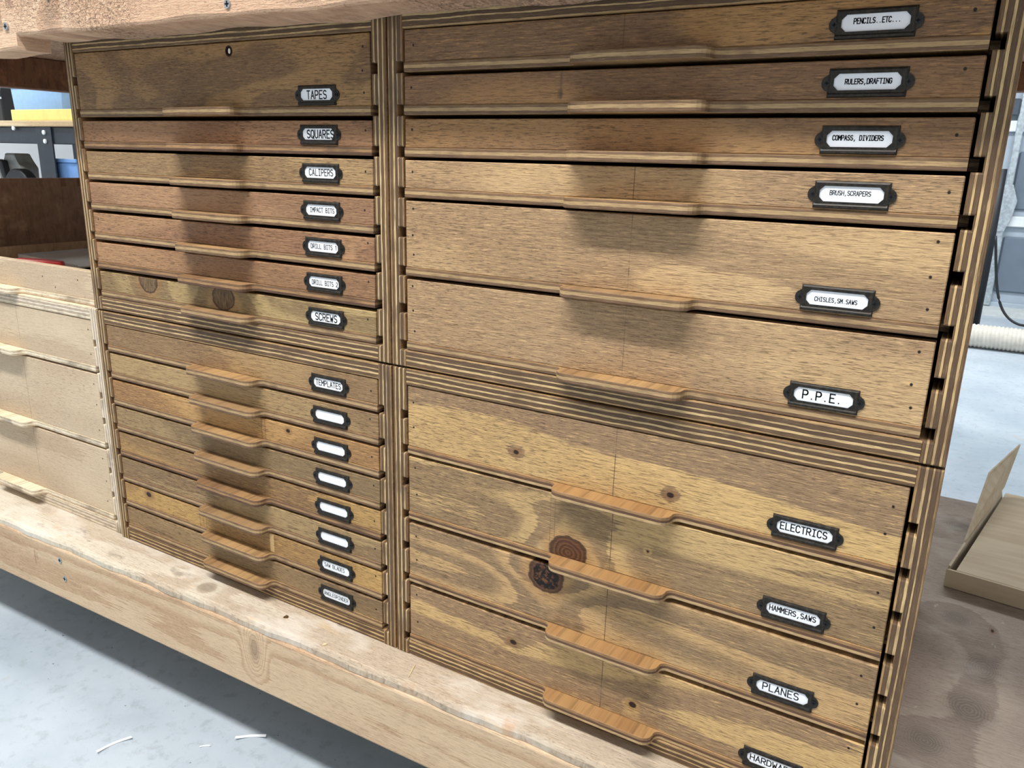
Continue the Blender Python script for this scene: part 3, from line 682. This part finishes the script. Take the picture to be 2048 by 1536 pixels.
for i, s in enumerate(specs):
    (cab, slot, span, gap, md, tb, label, text) = s[:8]
    mat = fm(i, **md)
    kw = {}
    if text: kw = dict(text=text, tw=s[8], th=s[9], sw=s[10], toff=s[11])
    d = drawer(cab[0], cab[1], slot, span, gap, mat, M_tab[tb], label, yoff=0.0004 + 0.0010 * ((i * 37) % 5) / 5.0, **kw)
    if text == 'TAPES':
        bm = bmesh.new()
        n = 18
        ro = [bm.verts.new((0.0058 * math.cos(2 * math.pi * k / n), 0.0007, 0.0058 * math.sin(2 * math.pi * k / n))) for k in range(n)]
        ri = [bm.verts.new((0.0044 * math.cos(2 * math.pi * k / n), 0.0005, 0.0044 * math.sin(2 * math.pi * k / n))) for k in range(n)]
        rb = [bm.verts.new((0.0042 * math.cos(2 * math.pi * k / n), 0.0008, 0.0042 * math.sin(2 * math.pi * k / n))) for k in range(n)]
        for A, B in ((ro, ri), (ri, rb)):
            for k in range(n): bm.faces.new((A[k], A[(k + 1) % n], B[(k + 1) % n], B[k]))
        kn = new_obj('knot_hole', to_mesh(bm, 'knot_hole'), plain('knot_rim', (48, 30, 22), 0.7, 0.2), d, (0.2845, 0, 0.0672))
        bm = bmesh.new()
        prism(bm, [(0.0012 + 0.0018 * math.cos(2 * math.pi * k / n), 0.0028 * math.sin(2 * math.pi * k / n)) for k in range(n)], 'Y', 0.0003, 0.0009)
        new_obj('lit_spot_disc', to_mesh(bm, 'lit_spot_disc'), plain('painted_lit_spot', (226, 216, 206), 0.6), kn)  # pale disc paints the bright lit spot seen in the knot hole
        bm = bmesh.new()
        prism(bm, [(0.0043 * math.cos(2 * math.pi * k / n), 0.0043 * math.sin(2 * math.pi * k / n)) for k in range(n)], 'Y', 0.0005, 0.0009)
        new_obj('hole_bottom', to_mesh(bm, 'hole_bottom'), plain('hole_dark', (26, 18, 14), 0.9, 0.1), kn)

# pale unfinished drawers of the left cabinet
pl, pd = (206, 187, 159), (192, 171, 144)
for i, (slot, lab) in enumerate(((2, 'pale unfinished drawer just below the white top edge of the left cabinet'), (5, 'pale unfinished drawer with dark flecks, middle of the left cabinet'), (8, 'pale unfinished bottom drawer of the left cabinet'))):
    sp = 2 if i == 0 else 3
    mat = wood('pale_veneer_%d' % i, pl, pd, 31.3 + i * 2.3, 3.0, (1.5, 8), 0.5, 0.22, 0.22, 0.35 if i == 1 else 0.15, rough=0.65, bumps=0.2, dots=dots(.1, 3, 2, 40 + i), lines=((MID + .05, .0004),))
    drawer(XP, ZL, slot, sp, .0020, mat, M_tabL, lab, holder=False, y0=0.004, yoff=0.001)

# open drawer box resting on top of the pale cabinet
def tray():
    z0 = ZL + H + 0.0004
    d = tag(empty('open_drawer', (XP + 0.012, 0.012, z0)), 'pale open drawer box resting on top of the pale left cabinet', 'drawer')
    mat = wood('pale_veneer_tray', pl, pd, 44.1, 3.0, (2.5, 6), 0.5, 0.12, 0.22, 0.12, rough=0.65, bumps=0.2, dots=((.372, .031), (.460, .034), (.402, .018)))
    bm = bmesh.new(); add_box(bm, 0, 0.5000, 0.0008, 0.0128, BT, 0.049); bevel_all(bm, 0.0007, 1)
    new_obj('front_panel', to_mesh(bm, 'front_panel'), mat, d)
    b = new_obj('bottom_panel', bottom_for(M_tabL), None, d, (0.012, 0, 0))
    m_in = wood('tray_inside', (196, 168, 136), (172, 142, 112), 51.0, 3.0, (1.5, 8), 0.5, 0.25, 0.25, 0.1, rough=0.7, axis='Y')
    box('side_board', 0.0, 0.012, 0.0130, 0.43, 0.0090, 0.036, m_in, d)
    box('side_board', 0.488, 0.5, 0.0130, 0.43, 0.0090, 0.036, m_in, d)
    box('back_board', 0.0122, 0.4878, 0.418, 0.43, 0.0090, 0.036, m_in, d)
    return z0
zt_ = tray()
# things inside the open drawer
M_sheet = plain('milky_plastic', (186, 182, 178), 0.4, 0.4, var=0.03)
M_red = plain('red_plastic', (168, 34, 30), 0.45, 0.4)
zin = zt_ + BT + 0.0006
lid = tag(empty('plastic_lid', (-0.930, 0.26, zin)), 'milky white plastic lid lying in the open drawer', 'lid')
bm = bmesh.new()
prism(bm, [(-0.075, -0.10), (0.13, -0.12), (0.16, 0.11), (-0.07, 0.14)], 'Z', 0.010, 0.0125)
new_obj('sheet', to_mesh(bm, 'sheet'), M_sheet, lid)
bm = bmesh.new()
prism(bm, [(-0.080, -0.104), (0.134, -0.124), (0.130, -0.120), (-0.075, -0.100)], 'Z', 0.0, 0.016)
prism(bm, [(-0.080, -0.104), (-0.075, -0.100), (-0.070, 0.140), (-0.075, 0.144)], 'Z', 0.0, 0.016)
new_obj('rim', to_mesh(bm, 'rim'), M_sheet, lid)
r = tag(empty('utility_knife', (-0.850, 0.102, zin)), 'red plastic tool handle lying in the open drawer', 'tool')
r.rotation_euler = (0, 0, 0.25)
bm = bmesh.new(); prism(bm, [(-0.045, -0.010), (0.03, -0.012), (0.055, -0.004), (0.05, 0.008), (0.0, 0.012), (-0.045, 0.010)], 'Z', 0.0, 0.024); bevel_all(bm, 0.003, 2)
new_obj('handle', to_mesh(bm, 'handle', True), M_red, r)
bm = bmesh.new(); prism(bm, [(0.050, -0.004), (0.075, 0.003), (0.050, 0.006)], 'Z', 0.009, 0.012)
new_obj('blade', to_mesh(bm, 'blade'), M_screw, r)

# ------------------------------------------------------------------ cardboard tray on the right end of the shelf
def cardboard():
    t = NT('cardboard'); c = t.coord(); n = t.noise(t.map(c, scale=(8, 60, 60)), 1.0, 4)
    col = t.mix(t.ss(n, 0.3, 0.7), lin((206, 190, 164)), lin((192, 174, 148)))
    return t.fin(col, 0.8, 0.15)
M_cb = cardboard()
cb = tag(empty('cardboard_box', (0.540, 0.53, -0.6383)), 'flattened brown cardboard box with one raised flap on the shelf', 'box')
bm = bmesh.new()
prism(bm, [(0.012, 0.0), (0.40, -0.045), (0.46, 0.33), (0.075, 0.36)], 'Z', 0.024, 0.027)
new_obj('panel', to_mesh(bm, 'panel'), M_cb, cb)
bm = bmesh.new()
prism(bm, [(0.0, -0.004), (0.40, -0.050), (0.40, -0.046), (0.004, -0.0005)], 'Z', 0.001, 0.027)
new_obj('front_wall', to_mesh(bm, 'front_wall'), M_cb, cb)
bm = bmesh.new()
def quadslab(bm, a, b, c, d, th):
    A = [Vector(q) for q in (a, b, c, d)]
    nrm = (A[1] - A[0]).cross(A[3] - A[0]).normalized() * th
    lo = [bm.verts.new(q) for q in A]; hi = [bm.verts.new(q + nrm) for q in A]
    bm.faces.new(lo); bm.faces.new(hi[::-1])
    for i in range(4): bm.faces.new((lo[i], hi[i], hi[(i + 1) % 4], lo[(i + 1) % 4]))
quadslab(bm, (0.0, -0.002, 0.001), (0.072, 0.36, 0.001), (0.064, 0.34, 0.040), (0.002, 0.012, 0.026), 0.003)
new_obj('side_wall', to_mesh(bm, 'side_wall'), M_cb, cb)
bm = bmesh.new()
quadslab(bm, (0.018, 0.10, 0.032), (0.068, 0.35, 0.040), (0.083, 0.42, 0.100), (0.040, 0.28, 0.085), 0.003)
new_obj('flap', to_mesh(bm, 'flap'), M_cb, cb)

# ------------------------------------------------------------------ hose, stand and cable by the door
M_hose = plain('ribbed_hose_plastic', (214, 208, 196), 0.55, 0.35, var=0.03)
pts, rd = [], []
N = 420
for i in range(N + 1):
    s = i / N; x = -0.15 + 1.75 * s
    pts.append((x, 3.555 + 0.035 * math.sin(x * 2.0), FLOOR + 0.056)); rd.append(1.0 if (i // 2) % 2 else 0.93)
h = tube('dust_hose', pts, 0.055, M_hose, None, 18, rd)
tag(h, 'thick cream ribbed dust hose lying on the floor behind the bench', 'hose')
M_blk = plain('black_plastic', (26, 28, 32), 0.5, 0.4)
st = tag(empty('pole_stand', (0.545, 3.75, FLOOR)), 'tall black pole standing on a small foot near the garage door', 'pole')
tube('pole', [(0, 0, 0.03), (0, 0, 0.35), (-0.006, 0, 0.81)], 0.021, M_blk, st, 14)
bm = bmesh.new(); add_cyl(bm, (0, 0), 'Z', 0.036, 0.0, 0.035, 18); bevel_all(bm, 0.006, 2); new_obj('foot', to_mesh(bm, 'foot', True), M_blk, st)
cbl = tube('power_cable', bez((0.562, 3.70, -0.36), (0.60, 3.68, -0.56), (0.61, 3.64, -0.72), (0.72, 3.60, -0.744), 20) + [(0.85, 3.57, -0.748), (1.1, 3.55, -0.748)], 0.006, M_blk, None, 8)
tag(cbl, 'thin black cable drooping from the pole onto the hose', 'cable')

# ------------------------------------------------------------------ steel work table and things behind the left end
M_steel = plain('black_painted_steel', (44, 50, 58), 0.45, 0.4, 0.2)
M_pine = wood('table_top_wood', (222, 198, 160), (204, 176, 136), 21.0, 4, (1.2, 20), .5, .25, .25, .1, rough=.6)
tb = tag(empty('steel_table', (-2.9, 1.15, FLOOR)), 'black steel work table with a light wooden top in the background', 'table')
zt2 = 0.890
box('table_top', -0.60, 0.75, 0.0, 0.70, zt2 - 0.022, zt2, M_pine, tb, 0.003, 1)
box('front_crossbar', -0.60, 0.75, 0.012, 0.030, zt2 - 0.085, zt2 - 0.0225, M_steel, tb, 0.003, 1)
box('back_crossbar', -0.60, 0.75, 0.66, 0.68, zt2 - 0.085, zt2 - 0.0225, M_steel, tb, 0.003, 1)
for x in (-0.56, 0.225):
    for y in (0.006, 0.62):
        bm = bmesh.new()
        add_box(bm, x, x + 0.10, y, y + 0.006, 0.0, zt2 - 0.024); add_box(bm, x, x + 0.006, y + 0.0062, y + 0.06, 0.0, zt2 - 0.024)
        new_obj('leg', to_mesh(bm, 'leg'), M_steel, tb)
for x in (0.262, 0.268):
    pass
bm = bmesh.new(); add_cyl(bm, (0, 0), 'Y', 0.009, -0.006, 0.001, 12); bevel_all(bm, 0.002, 2); me_bolt = to_mesh(bm, 'bolt', True); me_bolt.materials.append(M_white)
for (x, z) in ((0.283, zt2 - 0.043), (0.284, zt2 - 0.075), (0.080, zt2 - 0.028)):
    new_obj('bolt', me_bolt, None, tb, (x, 0.0058, z))
box('lower_shelf', -0.60, 0.75, 0.02, 0.68, 0.56, 0.58, M_steel, tb, 0.003, 1)
# on the table
yb = box('yellow_board', -2.845, -2.30, 1.165, 1.185, FLOOR + zt2 + 0.0004, FLOOR + zt2 + 0.041, plain('yellow_paint', (240, 222, 132), 0.6, 0.3, var=0.02), None, 0.002, 1)
tag(yb, 'short yellow painted board standing on the steel table', 'board')
def bin_obj(x, y, z, w1, d1, hh, col, label, nm):
    e = tag(empty(nm, (x, y, z)), label, 'bin')
    bm = bmesh.new()
    a = 0.92
    lo = [(-w1 / 2 * a, 0.0 + d1 * .04), (w1 / 2 * a, d1 * .04), (w1 / 2 * a, d1 * .96), (-w1 / 2 * a, d1 * .96)]
    hi = [(-w1 / 2, 0), (w1 / 2, 0), (w1 / 2, d1), (-w1 / 2, d1)]
    A = [bm.verts.new((p[0], p[1], 0)) for p in lo]; B = [bm.verts.new((p[0], p[1], hh)) for p in hi]
    Cc = [bm.verts.new((p[0] * .96, 0.01 + p[1] * .94, hh)) for p in hi]; D = [bm.verts.new((p[0] * .95, 0.01 + p[1] * .94, 0.006)) for p in lo]
    bm.faces.new(A[::-1]); bm.faces.new(D)
    for i in range(4):
        j = (i + 1) % 4
        bm.faces.new((A[i], A[j], B[j], B[i])); bm.faces.new((B[i], B[j], Cc[j], Cc[i])); bm.faces.new((Cc[i], Cc[j], D[j], D[i]))
    bevel_all(bm, 0.004, 2)
    new_obj('shell', to_mesh(bm, 'shell', True), col, e)
    bm = bmesh.new(); add_box(bm, -w1 / 2 - 0.006, w1 / 2 + 0.006, -0.006, 0.0, hh - 0.012, hh + 0.002); bevel_all(bm, 0.002, 1)
    new_obj('rim', to_mesh(bm, 'rim'), col, e)
    return e
M_blue = plain('blue_plastic', (140, 176, 214), 0.5, 0.35, var=0.02)
bin_obj(-2.895, 1.30, FLOOR + zt2 + 0.0004, 0.365, 0.05, 0.150, M_blue, 'pale blue plastic bin on the steel table behind the yellow board', 'blue_bin')
bin_obj(-2.565, 1.185, FLOOR + 0.5806, 0.17, 0.10, 0.170, plain('mid_blue_plastic', (116, 156, 210), 0.5, 0.35, var=0.02), 'mid blue plastic bin on the lower shelf of the steel table', 'blue_bin')
bc = tag(empty('tool_case', (-3.30, 1.33, FLOOR + zt2 + 0.0004)), 'black tool case with grey latch at the left of the blue bin', 'case')
box('body', -0.20, 0.09, 0.0, 0.22, 0.0, 0.145, M_blk, bc, 0.010, 2)
box('seam', -0.20, 0.09, -0.002, 0.001, 0.098, 0.106, M_galv, bc, 0.0008, 1)
box('latch', 0.00, 0.05, -0.010, 0.0, 0.080, 0.125, M_steel, bc, 0.003, 1)
bp = box('timber_offcut', -2.668, -2.60, 1.42, 1.46, FLOOR + zt2 + 0.0004, FLOOR + zt2 + 0.17, M_brown, None, 0.002, 1)
tag(bp, 'upright brown timber offcut at the right of the pale blue bin', 'timber')
# lower shelf: circular saw with black guard
sw_ = tag(empty('circular_saw', (-3.0, 1.22, FLOOR + 0.5806)), 'grey and black circular saw on the lower shelf of the steel table', 'power tool')
M_grey = plain('tool_grey', (148, 148, 144), 0.45, 0.4, 0.3)
bm = bmesh.new(); prism(bm, [(-0.19, 0.0)] + [(0.02 + 0.105 * math.cos(math.radians(a)), 0.02 + 0.105 * math.sin(math.radians(a))) for a in range(180, -1, -12)] + [(0.125, 0.0)], 'Y', 0.0, 0.045); bevel_all(bm, 0.004, 1)
new_obj('blade_guard', to_mesh(bm, 'blade_guard'), M_blk, sw_)
bm = bmesh.new(); prism(bm, [(-0.20, 0.02), (-0.02, 0.02), (-0.01, 0.13), (-0.05, 0.145), (-0.06, 0.185), (-0.14, 0.185), (-0.14, 0.15), (-0.20, 0.11)], 'Y', 0.05, 0.12); bevel_all(bm, 0.008, 2)
new_obj('motor_housing', to_mesh(bm, 'motor_housing'), M_grey, sw_)
bm = bmesh.new(); prism(bm, [(-0.11, 0.055), (-0.085, 0.05), (-0.115, 0.155), (-0.15, 0.16)], 'Y', 0.020, 0.048); bevel_all(bm, 0.004, 1)
new_obj('handle', to_mesh(bm, 'handle'), M_blk, sw_)
tube('base_bar', [(-0.28, -0.03, 0.022), (-0.15, -0.03, 0.014), (0.10, -0.03, 0.010)], 0.0095, M_galv, sw_, 10)

# ------------------------------------------------------------------ small litter
M_paper = plain('white_paper', (244, 246, 248), 0.7, 0.2, var=0.0)
def strip(loc, rz, L, wd, curl, label, nm='paper_strip', mat=M_paper):
    bm = bmesh.new(); n = 10; A = []
    for i in range(n + 1):
        s = i / n - 0.5; z = 0.0004 + curl * (abs(s) * 2) ** 2
        y = 0.006 * math.sin(i / n * 3.1) * L / 0.04
        A.append([bm.verts.new((s * L, y - wd / 2, z)), bm.verts.new((s * L, y + wd / 2, z)), bm.verts.new((s * L, y + wd / 2, z + 0.0003)), bm.verts.new((s * L, y - wd / 2, z + 0.0003))])
    for a, b in zip(A[:-1], A[1:]):
        for k in range(4): bm.faces.new((a[k], a[(k + 1) % 4], b[(k + 1) % 4], b[k]))
    bm.faces.new(A[0][::-1]); bm.faces.new(A[-1])
    o = new_obj(nm, to_mesh(bm, nm), mat, None, loc); o.rotation_euler = (0, 0, rz)
    return tag(o, label, 'paper', 'paper offcuts on the floor')
strip((-0.408, -0.125, FLOOR), 1.25, 0.045, 0.0045, 0.003, 'longest white paper strip on the open lit floor')
strip((-0.262, -0.016, FLOOR), 0.65, 0.042, 0.0050, 0.004, 'curled white paper strip at the edge of the bench shadow')
strip((-0.303, -0.060, FLOOR), 0.7, 0.014, 0.0025, 0.001, 'shortest white paper scrap, between the two longer strips')
M_chip = plain('wood_chip', (228, 206, 160), 0.8, 0.1)
def chip(loc, L, wd, hh, rz, label, mat=M_chip):
    bm = bmesh.new(); prism(bm, [(-L / 2, -wd / 2), (L * .4, -wd * .35), (L / 2, wd * .2), (-L * .1, wd / 2)], 'Z', 0, hh)
    o = new_obj('wood_chip', to_mesh(bm, 'wood_chip'), mat, None, loc); o.rotation_euler = (0, 0, rz)
    tag(o, label, 'chip', 'wood chips on the shelf edge')
chip((-0.169, -0.023, -0.6398), 0.0055, 0.0045, 0.002, 0.4, 'dark brown crumb on the shelf below the ANGLEGRINDER drawer', plain('dark_crumb', (96, 74, 44), 0.8, 0.1))
chip((-0.088, -0.040, -0.6398), 0.006, 0.004, 0.0012, 0.9, 'pale wood chip on the shelf in front of the cabinet joint')
chip((0.030, -0.024, -0.6398), 0.026, 0.0010, 0.0008, 1.9, 'thin pale wood sliver on the shelf below the HARDWARE drawer')
